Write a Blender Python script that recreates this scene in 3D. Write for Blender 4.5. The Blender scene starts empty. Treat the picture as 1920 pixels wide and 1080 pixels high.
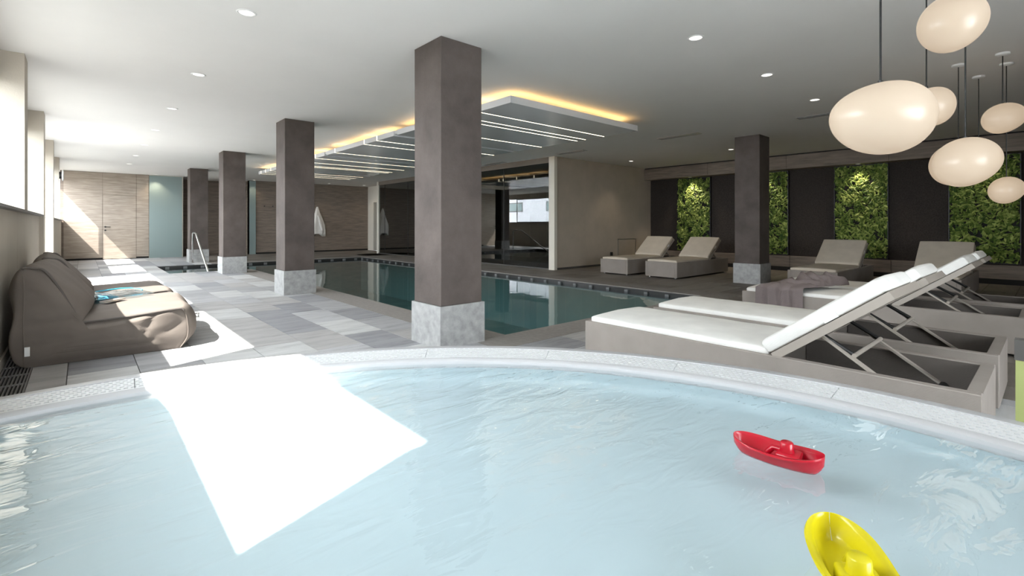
import bpy, bmesh, math, random
from mathutils import Vector, Matrix, noise
random.seed(7)
S = bpy.context.scene
C = S.collection
PI = math.pi

# ---------------------------------------------------------------- camera
cam_d = bpy.data.cameras.new('camera'); cam = bpy.data.objects.new('camera', cam_d); C.objects.link(cam)
cam_d.sensor_width = 36; cam_d.lens = 907*36/1920; cam_d.shift_y = -118/1920
cam_d.clip_start = .02
cam.location = (0, 0, 1.109); cam.rotation_euler = (PI/2, 0, -math.radians(41.66))
S.camera = cam
# ---------------------------------------------------------------- light
S.view_settings.view_transform = 'Standard'; S.view_settings.look = 'None'
S.view_settings.gamma = 1; S.view_settings.use_curve_mapping = False
S.view_settings.exposure = 1.50
S.cycles.use_denoising = True
S.cycles.max_bounces = 14; S.cycles.diffuse_bounces = 8; S.cycles.glossy_bounces = 5
S.cycles.transparent_max_bounces = 16; S.cycles.transmission_bounces = 6
S.cycles.sample_clamp_indirect = 8
SKY = 5.8; SUN = 9.5
w = bpy.data.worlds.new('sky'); S.world = w; w.use_nodes = True
bg = w.node_tree.nodes['Background']; bg.inputs[0].default_value = (.90, .95, 1.0, 1); bg.inputs[1].default_value = SKY
sl = bpy.data.lights.new('sun', 'SUN'); sl.energy = SUN; sl.color = (1, .96, .9); sl.angle = math.radians(.6)
so = bpy.data.objects.new('sun', sl); C.objects.link(so)
SUNDIR = Vector((.747, .271, -1)).normalized()
so.rotation_euler = SUNDIR.to_track_quat('-Z', 'Y').to_euler(); so.location = (-12, -4, 16)

H = 2.8           # ceiling height
XW = -.42         # left wall inner face
YB = 20.3         # back wall
XR = 12.95        # right wall

# ---------------------------------------------------------------- materials
def nt(name):
    m = bpy.data.materials.new(name); m.use_nodes = True
    n = m.node_tree; b = n.nodes['Principled BSDF']; return m, n, b
def L(n, a, b): n.links.new(a, b)
def pos(n, scale=(1, 1, 1), off=(0, 0, 0), rot=(0, 0, 0), local=False):
    mp = n.nodes.new('ShaderNodeMapping'); mp.inputs['Scale'].default_value = scale
    mp.inputs['Location'].default_value = off; mp.inputs['Rotation'].default_value = rot
    if local: L(n, n.nodes.new('ShaderNodeTexCoord').outputs['Object'], mp.inputs[0])
    else: L(n, n.nodes.new('ShaderNodeNewGeometry').outputs['Position'], mp.inputs[0])
    return mp.outputs[0]
def noi(n, vec, scale, detail=4, rough=.55, dist=0):
    t = n.nodes.new('ShaderNodeTexNoise'); t.inputs['Scale'].default_value = scale
    t.inputs['Detail'].default_value = detail; t.inputs['Roughness'].default_value = rough
    t.inputs['Distortion'].default_value = dist; L(n, vec, t.inputs['Vector']); return t.outputs[0]
def ramp(n, fac, stops):
    r = n.nodes.new('ShaderNodeValToRGB'); e = r.color_ramp.elements
    while len(e) < len(stops): e.new(.5)
    for i, (p, c) in enumerate(stops): e[i].position = p; e[i].color = (*c, 1)
    L(n, fac, r.inputs[0]); return r.outputs[0]
def bump(n, b, h, s, d=.01):
    k = n.nodes.new('ShaderNodeBump'); k.inputs['Strength'].default_value = s; k.inputs['Distance'].default_value = d
    L(n, h, k.inputs['Height']); L(n, k.outputs[0], b.inputs['Normal']); return k
def sc3(c, f): return tuple(min(1, x*f) for x in c)
def mottled(name, c, v=.15, scale=3, rough=.8, bs=.15, fine=60, stretch=(1, 1, 1), spec=.3):
    m, n, b = nt(name); p = pos(n, stretch)
    f = noi(n, p, scale, 6, .6)
    L(n, ramp(n, f, [(.3, sc3(c, 1-v)), (.7, sc3(c, 1+v))]), b.inputs['Base Color'])
    b.inputs['Roughness'].default_value = rough; b.inputs['Specular IOR Level'].default_value = spec
    bump(n, b, noi(n, p, fine, 4), bs, .004); return m
def plain(name, c, rough=.5, metal=0, spec=.5):
    m, n, b = nt(name); b.inputs['Base Color'].default_value = (*c, 1)
    b.inputs['Roughness'].default_value = rough; b.inputs['Metallic'].default_value = metal
    b.inputs['Specular IOR Level'].default_value = spec
    f = noi(n, pos(n), 40, 3); bump(n, b, f, .03, .001); return m
def glow(name, c, s):
    m = bpy.data.materials.new(name); m.use_nodes = True; n = m.node_tree; n.nodes.clear()
    e = n.nodes.new('ShaderNodeEmission'); e.inputs[0].default_value = (*c, 1); e.inputs[1].default_value = s
    o = n.nodes.new('ShaderNodeOutputMaterial'); L(n, e.outputs[0], o.inputs[0]); return m
def clear(name, tint, ior=1.33, rough=0, waves=None, gain=1.0):
    m = bpy.data.materials.new(name); m.use_nodes = True; n = m.node_tree; n.nodes.clear()
    t = n.nodes.new('ShaderNodeBsdfTransparent'); t.inputs[0].default_value = (*tint, 1)
    g = n.nodes.new('ShaderNodeBsdfGlossy'); g.inputs['Roughness'].default_value = rough
    fr = n.nodes.new('ShaderNodeFresnel'); ge = n.nodes.new('ShaderNodeNewGeometry'); mr = n.nodes.new('ShaderNodeMapRange')
    mr.inputs['To Min'].default_value = ior; mr.inputs['To Max'].default_value = 1/ior
    L(n, ge.outputs['Backfacing'], mr.inputs[0]); L(n, mr.outputs[0], fr.inputs[0])
    mx = n.nodes.new('ShaderNodeMixShader'); o = n.nodes.new('ShaderNodeOutputMaterial')
    fac = fr.outputs[0]
    if gain != 1:
        mm = n.nodes.new('ShaderNodeMath'); mm.operation = 'MULTIPLY'; mm.use_clamp = True
        mm.inputs[1].default_value = gain; L(n, fac, mm.inputs[0]); fac = mm.outputs[0]
    L(n, fac, mx.inputs[0]); L(n, t.outputs[0], mx.inputs[1]); L(n, g.outputs[0], mx.inputs[2]); L(n, mx.outputs[0], o.inputs[0])
    if waves:
        s, st, d, stretch = waves
        p = pos(n, stretch, rot=(0, 0, .6)); f = noi(n, p, s, 3, .5, .6)
        k = n.nodes.new('ShaderNodeBump'); k.inputs['Strength'].default_value = st; k.inputs['Distance'].default_value = d
        L(n, f, k.inputs['Height']); L(n, k.outputs[0], g.inputs['Normal']); L(n, k.outputs[0], fr.inputs['Normal'])
    return m
def wood(name, c1, c2, axis='X'):
    m, n, b = nt(name)
    st = {'X': (1.2, 1.2, 14), 'Y': (1.2, 1.2, 14)}[axis]
    p = pos(n, st); f = noi(n, p, 1.6, 8, .62, .35)
    f2 = noi(n, pos(n, (3, 3, 90)), 2.0, 3)
    mx = n.nodes.new('ShaderNodeMath'); mx.operation = 'MULTIPLY_ADD'; mx.inputs[1].default_value = .35
    L(n, f2, mx.inputs[0]); L(n, f, mx.inputs[2])
    L(n, ramp(n, mx.outputs[0], [(.42, c1), (.66, tuple((a+b_)/2 for a, b_ in zip(c1, c2))), (.88, c2)]), b.inputs['Base Color'])
    b.inputs['Roughness'].default_value = .6; b.inputs['Specular IOR Level'].default_value = .3
    bump(n, b, f2, .12, .003); return m
def stone(name, c, seed):
    m, n, b = nt(name); r = [(0, 0, .25), (0, 0, -.3), (0, 0, .1), (0, 0, 1.2), (0, 0, .5)][seed % 5]
    p = pos(n, (1.0, 5.0, 1), (seed*3.7, seed*1.3, 0), r)
    f = noi(n, p, 1.8, 9, .66, .5)
    L(n, ramp(n, f, [(.25, sc3(c, .62)), (.5, c), (.75, sc3(c, 1.2))]), b.inputs['Base Color'])
    b.inputs['Roughness'].default_value = .55; b.inputs['Specular IOR Level'].default_value = .35
    bump(n, b, f, .25, .004); return m
def fabric(name, c, thread=350, rough=.9, wr=.0, bs=.25):
    m, n, b = nt(name); p = pos(n, local=False)
    a = n.nodes.new('ShaderNodeTexWave'); a.inputs['Scale'].default_value = thread/6; a.bands_direction = 'Z'; L(n, p, a.inputs[0])
    a2 = n.nodes.new('ShaderNodeTexWave'); a2.inputs['Scale'].default_value = thread/6; a2.bands_direction = 'DIAGONAL'; L(n, p, a2.inputs[0])
    ad = n.nodes.new('ShaderNodeMath'); L(n, a.outputs[1], ad.inputs[0]); L(n, a2.outputs[1], ad.inputs[1])
    f = noi(n, p, 5, 4)
    L(n, ramp(n, f, [(.3, sc3(c, .93)), (.7, sc3(c, 1.05))]), b.inputs['Base Color'])
    b.inputs['Roughness'].default_value = rough; b.inputs['Specular IOR Level'].default_value = .2
    h = ad.outputs[0]
    if wr:
        q = n.nodes.new('ShaderNodeMath'); q.operation = 'MULTIPLY_ADD'; q.inputs[1].default_value = wr*40
        L(n, noi(n, pos(n, (1, 2.2, 1)), 6, 3, .5, .8), q.inputs[0]); L(n, h, q.inputs[2]); h = q.outputs[0]
    bump(n, b, h, bs, .0015); return m

M = {}
M['ceil'] = mottled('ceiling_paint', (.80, .785, .765), .015, 1.5, .9, .03)
M['plaster'] = mottled('tan_plaster', (.46, .40, .33), .07, 2.2, .9, .25, 90)
M['leftwall'] = mottled('cream_plaster', (.47, .425, .36), .05, 2, .9, .25, 90)
M['cream'] = mottled('cream_paint', (.74, .70, .62), .03, 2, .8, .05)
M['column'] = mottled('brown_grey_plaster', (.102, .083, .075), .26, 2.6, .75, .5, 45)
M['granite'] = mottled('grey_granite', (.36, .36, .355), .22, 14, .6, .3, 120)
M['fabwall'] = mottled('dark_textured_wall', (.045, .037, .033), .35, 45, .9, .6, 90)
M['wood'] = wood('grey_oak', (.25, .205, .17), (.46, .395, .33))
M['wood2'] = wood('darker_oak', (.15, .12, .10), (.30, .245, .20))  # darker version of the oak grain
M['black'] = plain('black_metal', (.012, .012, .012), .4, 0)
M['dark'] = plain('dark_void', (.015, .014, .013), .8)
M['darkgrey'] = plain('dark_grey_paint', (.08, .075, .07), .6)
M['header'] = plain('taupe_header', (.20, .17, .145), .6)
M['steel'] = plain('brushed_steel', (.75, .74, .72), .22, 1)
M['alu'] = plain('grey_aluminium', (.42, .41, .40), .35, .8)
M['framegrey'] = plain('window_frame_grey', (.17, .165, .16), .45)
M['white'] = plain('white_lacquer', (.80, .80, .79), .35)
M['raft'] = plain('raft_satin_white', (.74, .75, .76), .22)
M['pvc'] = plain('white_pool_plastic', (.66, .67, .68), .35)
M['pvcgrey'] = plain('grey_pool_edge', (.44, .44, .45), .35)
M['channel'] = plain('channel_grey', (.07, .072, .075), .6)
M['channel2'] = plain('bracket_grey', (.16, .165, .17), .5)
M['pane'] = clear('window_pane_glass', (.97, .98, .98), 1.45)
M['glasswall'] = clear('smoked_glass', (.34, .38, .36), 1.5, 0, None, 2.6)
M['water'] = clear('pool_water', (.72, .86, .87), 1.33, 0, (1.6, .12, .02, (1, 1, 1)), 1.25)
M['kidwater'] = clear('paddling_water', (.935, .968, .98), 1.33, 0, (4.5, .22, .03, (1, 2.6, 1)), 1.9)
M['kidbasin'] = mottled('pale_blue_basin', (.55, .635, .665), .015, 1.2, .5, .02)
M['frost'] = plain('sea_green_back_painted_glass', (.27, .34, .335), .12)
M['lampglow'] = None
M['led'] = glow('led_strip_light', (1, .86, .62), 2.8)
M['cove'] = glow('cove_strip_light', (1, .60, .22), 3.4)
M['down'] = glow('downlight_lens', (1, .93, .82), .9)
M['fab_base'] = fabric('taupe_woven_fabric', (.30, .265, .24), 500)
M['fab_inner'] = fabric('dark_taupe_inner', (.12, .105, .095), 300)
M['mat_white'] = fabric('white_mattress_fabric', (.80, .79, .76), 260, .85, .02)
M['mat_warmlit'] = fabric('warmlit_mattress_fabric', (.60, .53, .44), 260, .85, .02)  # same fabric as the white mattress, tinted for the dim warm light
M['rail'] = plain('taupe_powder_coat', (.36, .32, .28), .45)
M['bag'] = fabric('taupe_outdoor_fabric', (.165, .14, .122), 420, .8, .03, .2)
M['piping'] = plain('dark_piping', (.10, .085, .075), .7)
M['mauve'] = fabric('mauve_grey_towelling', (.20, .165, .16), 160, .95, .06, .5)
M['robe'] = fabric('white_towelling', (.82, .80, .77), 160, .95, .05, .5)
M['red'] = plain('red_plastic', (.45, .005, .02), .22)
M['yellow'] = plain('yellow_plastic', (.62, .53, .008), .25)
M['lime'] = plain('lime_plastic', (.36, .40, .15), .5)
M['stucco'] = mottled('white_stucco', (.80, .80, .84), .03, 1, .9, .1)
M['ground'] = mottled('grey_paving', (.13, .128, .12), .1, .6, .9, .2)
M['leafgreen'] = None
M['bluefilm'] = clear('blue_plastic_film', (.35, .68, .82), 1.5, .08, None, 2)
M['clearfilm'] = clear('clear_plastic_film', (.86, .93, .96), 1.5, .1, None, 3)
M['blue'] = plain('blue_plastic_trim', (.04, .30, .42), .4)
M['paper'] = plain('cream_paper', (.72, .62, .52), .8)
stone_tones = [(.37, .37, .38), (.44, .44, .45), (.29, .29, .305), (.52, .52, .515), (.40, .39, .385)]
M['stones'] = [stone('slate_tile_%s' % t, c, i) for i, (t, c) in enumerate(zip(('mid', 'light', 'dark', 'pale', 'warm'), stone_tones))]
warmlit_tones = [(.20, .18, .16), (.235, .21, .185), (.175, .155, .138), (.25, .225, .20), (.215, .19, .165)]  # same slate; the lounge side's dim warm light is put into the colour
M['warmlit_stones'] = [stone('warmlit_slate_%s' % t, c, i) for i, (t, c) in enumerate(zip(('mid', 'light', 'dark', 'pale', 'warm'), warmlit_tones))]
M['coping'] = [mottled('coping_stone', (.27, .25, .235), .12, 20, .7, .3, 90)]
def mk_leaf():
    m, n, b = nt('leaf_green')
    vc = n.nodes.new('ShaderNodeAttribute'); vc.attribute_name = 'tone'
    L(n, ramp(n, vc.outputs['Fac'], [(0, (.03, .075, .012)), (.45, (.12, .19, .028)), (1, (.42, .50, .13))]), b.inputs['Base Color'])
    b.inputs['Roughness'].default_value = .55; return m
M['leafgreen'] = mk_leaf()
def mk_lamp():
    m, n, b = nt('opal_glass_glow')
    b.inputs['Base Color'].default_value = (.34, .30, .25, 1); b.inputs['Roughness'].default_value = .3
    b.inputs['Emission Color'].default_value = (1, .74, .50, 1); b.inputs['Emission Strength'].default_value = .14
    return m
M['lampglow'] = mk_lamp()
def mk_basin():
    m, n, b = nt('dark_green_pool_tile')
    t = n.nodes.new('ShaderNodeTexBrick'); t.inputs['Scale'].default_value = 1.0
    t.inputs['Color1'].default_value = (.13, .23, .23, 1); t.inputs['Color2'].default_value = (.18, .29, .28, 1)
    t.inputs['Mortar'].default_value = (.24, .32, .30, 1); t.inputs['Mortar Size'].default_value = .006
    t.inputs['Brick Width'].default_value = .82; t.inputs['Row Height'].default_value = .41
    L(n, pos(n), t.inputs['Vector']); L(n, t.outputs[0], b.inputs['Base Color']); b.inputs['Roughness'].default_value = .5; return m
M['basin'] = mk_basin()

# ---------------------------------------------------------------- helpers
def obj(name, bm, mats, parent=None, smooth=False, sharp=None):
    me = bpy.data.meshes.new(name)
    if name != 'leaves': bmesh.ops.recalc_face_normals(bm, faces=bm.faces[:])
    bm.to_mesh(me); bm.free()
    for m in (mats if isinstance(mats, list) else [mats]): me.materials.append(m)
    if smooth:
        for p in me.polygons: p.use_smooth = True
    if sharp is not None and smooth:
        try: me.set_sharp_from_angle(angle=sharp)
        except Exception: pass
    o = bpy.data.objects.new(name, me); C.objects.link(o)
    if parent is not None: o.parent = parent
    return o
def tag(o, label=None, cat=None, group=None, kind=None):
    if label: o['label'] = label
    if cat: o['category'] = cat
    if group: o['group'] = group
    if kind: o['kind'] = kind
    return o
def thing(name, label, cat, loc=(0, 0, 0), rz=0, group=None, kind=None):
    o = bpy.data.objects.new(name, None); C.objects.link(o); o.empty_display_size = .1
    o.location = loc; o.rotation_euler = (0, 0, rz); return tag(o, label, cat, group, kind)
def copy_tree(o, parent=None):
    c = o.copy(); C.objects.link(c); c.parent = parent
    for ch in list(o.children): copy_tree(ch, c)
    return c
def box(bm, x0, x1, y0, y1, z0, z1, bev=0, seg=1, mi=0):
    vs = [bm.verts.new((x, y, z)) for z in (z0, z1) for y in (y0, y1) for x in (x0, x1)]
    fs = [bm.faces.new([vs[i] for i in q]) for q in ((0, 2, 3, 1), (4, 5, 7, 6), (0, 1, 5, 4), (2, 6, 7, 3), (0, 4, 6, 2), (1, 3, 7, 5))]
    for f in fs: f.material_index = mi
    if bev:
        es = list({e for f in fs for e in f.edges})
        bmesh.ops.bevel(bm, geom=es, offset=bev, segments=seg, profile=.5, affect='EDGES')
    return bm
def nb(*a, **k): bm = bmesh.new(); return box(bm, *a, **k) if a else bm
def bxo(name, dims, mat, parent=None, **k): return obj(name, nb(*dims, **k), mat, parent)
def obox(bm, p, q, wdt, h, up=Vector((0, 0, 1))):
    """bar from p to q with a rectangular section"""
    p, q = Vector(p), Vector(q); d = (q-p).normalized(); s = d.cross(up).normalized(); u = s.cross(d)
    vs = [bm.verts.new(b + s*a*wdt/2 + u*c*h/2) for b in (p, q) for a, c in ((-1, -1), (1, -1), (1, 1), (-1, 1))]
    for f in ((0, 3, 2, 1), (4, 5, 6, 7), (0, 1, 5, 4), (1, 2, 6, 5), (2, 3, 7, 6), (3, 0, 4, 7)): bm.faces.new([vs[i] for i in f])
def tube(bm, pts, r, seg=10, cap=True):
    pts = [Vector(p) for p in pts]; rings = []; n0 = None
    for i, p in enumerate(pts):
        d = (pts[min(i+1, len(pts)-1)] - pts[max(i-1, 0)]).normalized()
        if n0 is None: n0 = d.orthogonal().normalized()
        n0 = (n0 - d*n0.dot(d)).normalized(); b = d.cross(n0)
        rr = r[i] if isinstance(r, (list, tuple)) else r
        rings.append([bm.verts.new(p + (n0*math.cos(2*PI*k/seg) + b*math.sin(2*PI*k/seg))*rr) for k in range(seg)])
    for a, b in zip(rings, rings[1:]):
        for k in range(seg): bm.faces.new((a[k], a[(k+1) % seg], b[(k+1) % seg], b[k]))
    if cap: bm.faces.new(rings[0][::-1]); bm.faces.new(rings[-1])
    return bm
def lathe(bm, prof, seg=32, c=(0, 0), a0=0, a1=2*PI):
    full = abs(a1-a0-2*PI) < 1e-6; n = seg if full else seg+1
    rings = [[bm.verts.new((c[0]+r*math.cos(a0+(a1-a0)*k/seg), c[1]+r*math.sin(a0+(a1-a0)*k/seg), z)) for k in range(n)] for r, z in prof]
    for a, b in zip(rings, rings[1:]):
        for k in range(seg): bm.faces.new((a[k], a[(k+1) % n], b[(k+1) % n], b[k]))
    return rings

# ================================================================= SETTING
# ---- floor slab (with the hole of the swimming pool) and its stone tiles
PX0, PX1, PY0, PY1 = 3.2, 7.28, 3.7, 16.1       # main pool
AX0, AY0 = 1.5, 13.46                            # entry bay of the pool
bm = nb()
for r in ((-.47, PX0, -3.6, AY0), (-.47, AX0, AY0, PY1), (PX0, PX1, -3.6, PY0), (PX1, XR+.1, -3.6, PY1), (-.47, XR, PY1, 22)):
    box(bm, r[0], r[1], r[2], r[3], -.12, -.012)
floor = tag(obj('floor', bm, M['darkgrey']), 'stone tiled pool hall floor', kind='structure')

def project(x, y, z=0):
    xc = .7471*x-.6647*y; zz = .6647*x+.7471*y
    if zz < .3: return None
    return 960+907*xc/zz, 422+907*(1.109-z)/zz, zz
holes = [(PX0-.41, PX1+.41, PY0-.41, PY1+.41), (AX0, PX0, AY0, PY1)]
def subtract(r, h):
    x0, x1, y0, y1 = r; a, b, c, d = h
    if x1 <= a+1e-4 or x0 >= b-1e-4 or y1 <= c+1e-4 or y0 >= d-1e-4: return [r]
    out = []
    if x0 < a: out.append((x0, a, y0, y1))
    if x1 > b: out.append((b, x1, y0, y1))
    xa, xb = max(x0, a), min(x1, b)
    if y0 < c: out.append((xa, xb, y0, c))
    if y1 > d: out.append((xa, xb, d, y1))
    return out
tiles = []
def lay(x0, x1, y0, y1, along, step=.41, ln=.82, off=0, mats='stones'):
    k = 0; a0, a1, b0, b1 = (x0, x1, y0, y1) if along == 'Y' else (y0, y1, x0, x1)
    a = a1 if off else a0
    rows = []
    if off:
        while a > a0+.02: rows.append((max(a0, a-step), a)); a -= step
    else:
        while a < a1-.02: rows.append((a, min(a1, a+step))); a += step
    for (ra, rb) in rows:
        s = b0-random.random()*ln
        while s < b1-.02:
            t0, t1 = max(s, b0), min(s+ln, b1)
            r = (ra, rb, t0, t1) if along == 'Y' else (t0, t1, ra, rb)
            rs = [r]
            for h in holes: rs = [q for z in rs for q in subtract(z, h)]
            for q in rs:
                if t1-t0 > .03 and math.hypot((q[0]+q[1])/2-.05, (q[2]+q[3])/2-.39) > 2.0 and q[1]-q[0] > .02 and q[3]-q[2] > .02: tiles.append((q, mats))
            s += ln
lay(-.285, 2.79, 1.6, YB, 'Y', off=1)
lay(2.79, 4.4, -3.5, 3.29, 'X', off=1)
lay(4.4, 12.8, -3.5, 3.29, 'X', off=1, mats='warmlit_stones')
lay(7.69, 12.8, 3.29, 8.2, 'X', mats='warmlit_stones')
lay(7.69, 8.66, 8.2, 17.7, 'Y', mats='warmlit_stones')
lay(2.79, 9.5, 16.51, YB, 'X', mats='warmlit_stones')
lay(2.65, 4.73, YB, 21.5, 'X', mats='warmlit_stones')
def size_px(r):
    ps = [project(x, y) for x in r[:2] for y in r[2:]]
    if any(p is None for p in ps): return 0
    xs = [p[0] for p in ps]; ys = [p[1] for p in ps]
    if max(xs) < 0 or min(xs) > 1920 or min(ys) > 1080: return 0
    return (max(xs)-min(xs))*(max(ys)-min(ys))
tiles.sort(key=lambda t: -size_px(t[0]))
cache = {}
g = .003
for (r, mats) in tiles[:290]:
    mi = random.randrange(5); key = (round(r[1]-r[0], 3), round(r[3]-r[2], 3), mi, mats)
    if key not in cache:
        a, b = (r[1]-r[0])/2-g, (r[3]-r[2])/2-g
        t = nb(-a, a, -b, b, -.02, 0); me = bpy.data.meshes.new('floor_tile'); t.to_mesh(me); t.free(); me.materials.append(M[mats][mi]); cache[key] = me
    o = bpy.data.objects.new('floor_tile', cache[key]); C.objects.link(o); o.parent = floor
    o.location = ((r[0]+r[1])/2, (r[2]+r[3])/2, 0)
bm = nb()
for (r, mats) in tiles[290:]:
    box(bm, r[0]+g, r[1]-g, r[2]+g, r[3]-g, -.02, 0, mi=random.randrange(5)+(5 if mats == 'warmlit_stones' else 0))
tag(obj('far_floor_tiles', bm, M['stones']+M['warmlit_stones'], floor), kind='stuff')

# ---- ceiling
bm = nb(-.72, 13.4, -3.6, 22, H, H+.2)
ceiling = tag(obj('ceiling', bm, M['ceil']), 'smooth white plaster ceiling', kind='structure')

# ---- left wall: piers, sill walls, windows
PN = [-2.99+3.25*k for k in range(1, 8)]  # near corners of piers: .26, 3.51, 6.76, 10.01, 13.26, 16.51, 19.76
PW = .35
bm = nb()
box(bm, -.80, -.47, -3.6, PN[0], 0, H)                      # solid part behind the camera
SIDE = -.47
for i, y in enumerate(PN[:-1]):
    y2 = PN[i+1] if i < 5 else 22
    if i == 3: continue
    box(bm, -.80, -.47, y+.004, y2-.004, -.02, 1.238)
box(bm, -.72, -.60, -3.6, 22, 2.53, H)                       # lintel
wall_left = tag(obj('wall_left', bm, M['leftwall']), 'cream plaster window wall on the left', kind='structure')
for i, y in enumerate(PN[:-1]):
    bm = nb(-.80, XW, y, y+PW, 1.26 if True else 0, H)
    obj('pier', bm, M['leftwall'], wall_left)
    bm = nb(-.80, -.655, y+PW-.001, y+.63, 1.0 if i != 3 else 0, 2.53)
    obj('outer_pier', bm, M['leftwall'], wall_left)
for i, y in enumerate(PN[:-1]):
    if i == 3:
        bxo('pier_foot', (-.81, XW, y-.004, y+PW, -.02, 1.26), M['leftwall'], wall_left); continue
    y2 = PN[i+1] if i < 5 else YB
    bxo('window_sill', (-.80, XW+.004, y-.004 if i else -3.5, y2-.002, 1.24, 1.262), M['framegrey'], wall_left)
# extend the pier at the door opening to the floor on the far side
bxo('pier_foot', (-.81, XW, PN[4]-.006, PN[4]+.30, -.02, 1.244), M['leftwall'], wall_left)
tag(bxo('baseboard_left', (-.47, -.455, -3.5, YB, 0, .08), M['leftwall']), 'low skirting of the window wall', kind='structure')
wn = 0
for i, y in enumerate(PN[:-1]):
    y0, y1 = y+.63, (PN[i+1] if i < 5 else 19.9)
    z0 = 1.26 if i != 3 else .02
    wn += 1
    t = thing('window_%d' % wn, 'grey framed window in the left wall, bay %s from the camera' % ('one', 'two', 'three', 'four with glass door', 'five', 'six')[i], None, (-.68, y0, z0), kind='structure')
    ln, hh = y1-y0, 2.53-z0
    bm = nb()
    for a, b, c, d in ((0, ln, 0, .03), (0, ln, hh-.03, hh), (0, .02, 0, hh), (ln-.03, ln, 0, hh)): box(bm, -.02, .02, a, b, c, d)
    if i == 3:
        for k in (.84, .90): box(bm, -.02, .02, ln*k, ln*k+.03, 0, hh)
    obj('window_frame', bm, M['framegrey' if i != 3 else 'cream'], t)
    bxo('pane', (-.004, .004, .02, ln-.02, .02, hh-.02), M['pane'], t)
# dark blocks on the sills (window stays seen in the gap)
for y in (6.76+PW+.02, 10.01-.10):
    pass
# added unseen window behind the camera, to brighten the near end
bm = nb(); box(bm, -.8, 13.4, -3.7, -3.5, -.1, .5); box(bm, -.8, 13.4, -3.7, -3.5, 2.5, H); box(bm, -.8, .3, -3.7, -3.5, .5, 2.5); box(bm, 3.5, 13.4, -3.7, -3.5, .5, 2.5)
tag(obj('wall_front', bm, M['leftwall']), 'cream wall behind the camera', kind='structure')
t = thing('window_7', 'added unseen window behind the camera, brightening the near end', None, (.3, -3.6, .5), kind='structure')
bm = nb()
for k in range(3): box(bm, k*1.57, k*1.57+.06, -.03, .03, 0, 2.0)
box(bm, 0, 3.2, -.03, .03, 0, .05); box(bm, 0, 3.2, -.03, .03, 1.95, 2.0)
obj('window_frame', bm, M['framegrey'], t); bxo('pane', (.02, 3.18, -.004, .004, .02, 1.98), M['pane'], t)

# ---- back wall: oak panels, flush door, glass panel, recess
bm = nb(); box(bm, -.5, 2.65, YB+.02, YB+.2, -.1, H); box(bm, 4.73, 9.7, YB+.02, YB+.2, -.1, H)
box(bm, 2.45, 4.9, 21.5, 21.7, -.1, H); box(bm, 2.45, 2.65, YB+.02, 21.6, 0, H); box(bm, 4.73, 4.9, YB+.02, 21.6, 0, H)
wall_back = tag(obj('wall_back', bm, M['wood2']), 'far wall clad in grey oak boards', kind='structure')
def panel(x0, x1, z0, z1, m='wood', name='wood_panel', y=YB):
    return bxo(name, (x0+.004, x1-.004, y-.0, y+.02, z0, z1), M[m], wall_back)
panel(-.42, .50, .06, H-.01); panel(.50, 1.36, 2.09, H-.01); panel(1.36, 1.69, .06, H-.01)
bxo('plinth', (-.42, 1.69, YB+.012, YB+.021, 0, .06), M['dark'], wall_back)
t = thing('door_1', 'flush grey oak door with black lever handle in the far wall', None, (.50, YB, 0), kind='structure')
bxo('door_leaf', (.006, .854, 0, .02, .02, 2.08), M['wood'], t)
bm = nb(); tube(bm, [(.07, 0, 1.05), (.07, -.05, 1.05), (.20, -.05, 1.05)], .011, 8)
tube(bm, [(.07, 0, 1.05), (.07, -.008, 1.05)], .026, 14); obj('door_handle', bm, M['black'], t, True, .6)
bm = nb(); tube(bm, [(.07, 0, .94), (.07, -.008, .94)], .026, 14); obj('lock_rosette', bm, M['black'], t, True, .6)
bxo('glass_panel', (1.70, 2.62, YB-.03, YB-.015, 0, H-.02), M['frost'], wall_back)
bxo('glass_backing', (1.70, 2.65, YB-.012, YB+.02, 0, H), M['cream'], wall_back)
bxo('glass_panel', (4.74, 4.96, YB-.03, YB-.015, 0, H-.02), M['frost'], wall_back)
for a, b in ((4.97, 7.2), (7.2, 9.5)): panel(a, b, .06, H-.01, 'wood2')
bxo('plinth', (4.97, 9.5, YB+.012, YB+.021, 0, .06), M['dark'], wall_back)
for a in (2.65, 3.34, 4.03): panel(a, a+.69, .05, H-.01, 'wood2', y=21.48)

# ---- right side: side wall at the far end, glass room, partition, green wall
bm = nb(); box(bm, 9.5, 9.65, 17.8, 18.75, 0, H); box(bm, 9.5, 9.65, 19.75, YB+.1, 0, H); box(bm, 9.5, 9.65, 18.75, 19.75, 2.1, H)
box(bm, 8.76, 9.65, 17.68, 17.8, 0, H)
tag(obj('wall_side', bm, M['cream']), 'short cream wall with a dark doorway at the far end', kind='structure')
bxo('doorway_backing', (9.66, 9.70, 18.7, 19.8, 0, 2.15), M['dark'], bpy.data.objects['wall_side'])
bm = nb(); box(bm, 8.72, XR+.4, 8.2, 8.35, -.1, H)
part = tag(obj('wall_partition', bm, M['plaster']), 'tan plaster partition beside the glass wall', kind='structure')
bxo('end_trim', (8.66, 8.76, 8.17, 8.36, 0, H), M['cream'], part)
bxo('access_hatch', (11.30, 12.12, 8.19, 8.2, .12, .70), M['plaster'], part, bev=.004)
bm = nb()
for d in ((11.28, 11.30, .1, .72), (12.12, 12.14, .1, .72), (11.28, 12.14, .70, .72)): box(bm, d[0], d[1], 8.186, 8.2, d[2], d[3])
obj('hatch_frame', bm, M['alu'], part)
bxo('power_socket', (10.93, 11.04, 8.185, 8.2, .26, .36), M['black'], part, bev=.004)
tag(bxo('baseboard_partition', (8.78, 12.6, 8.188, 8.2, 0, .05), M['darkgrey']), 'thin dark skirting of the partition', kind='structure')
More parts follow.
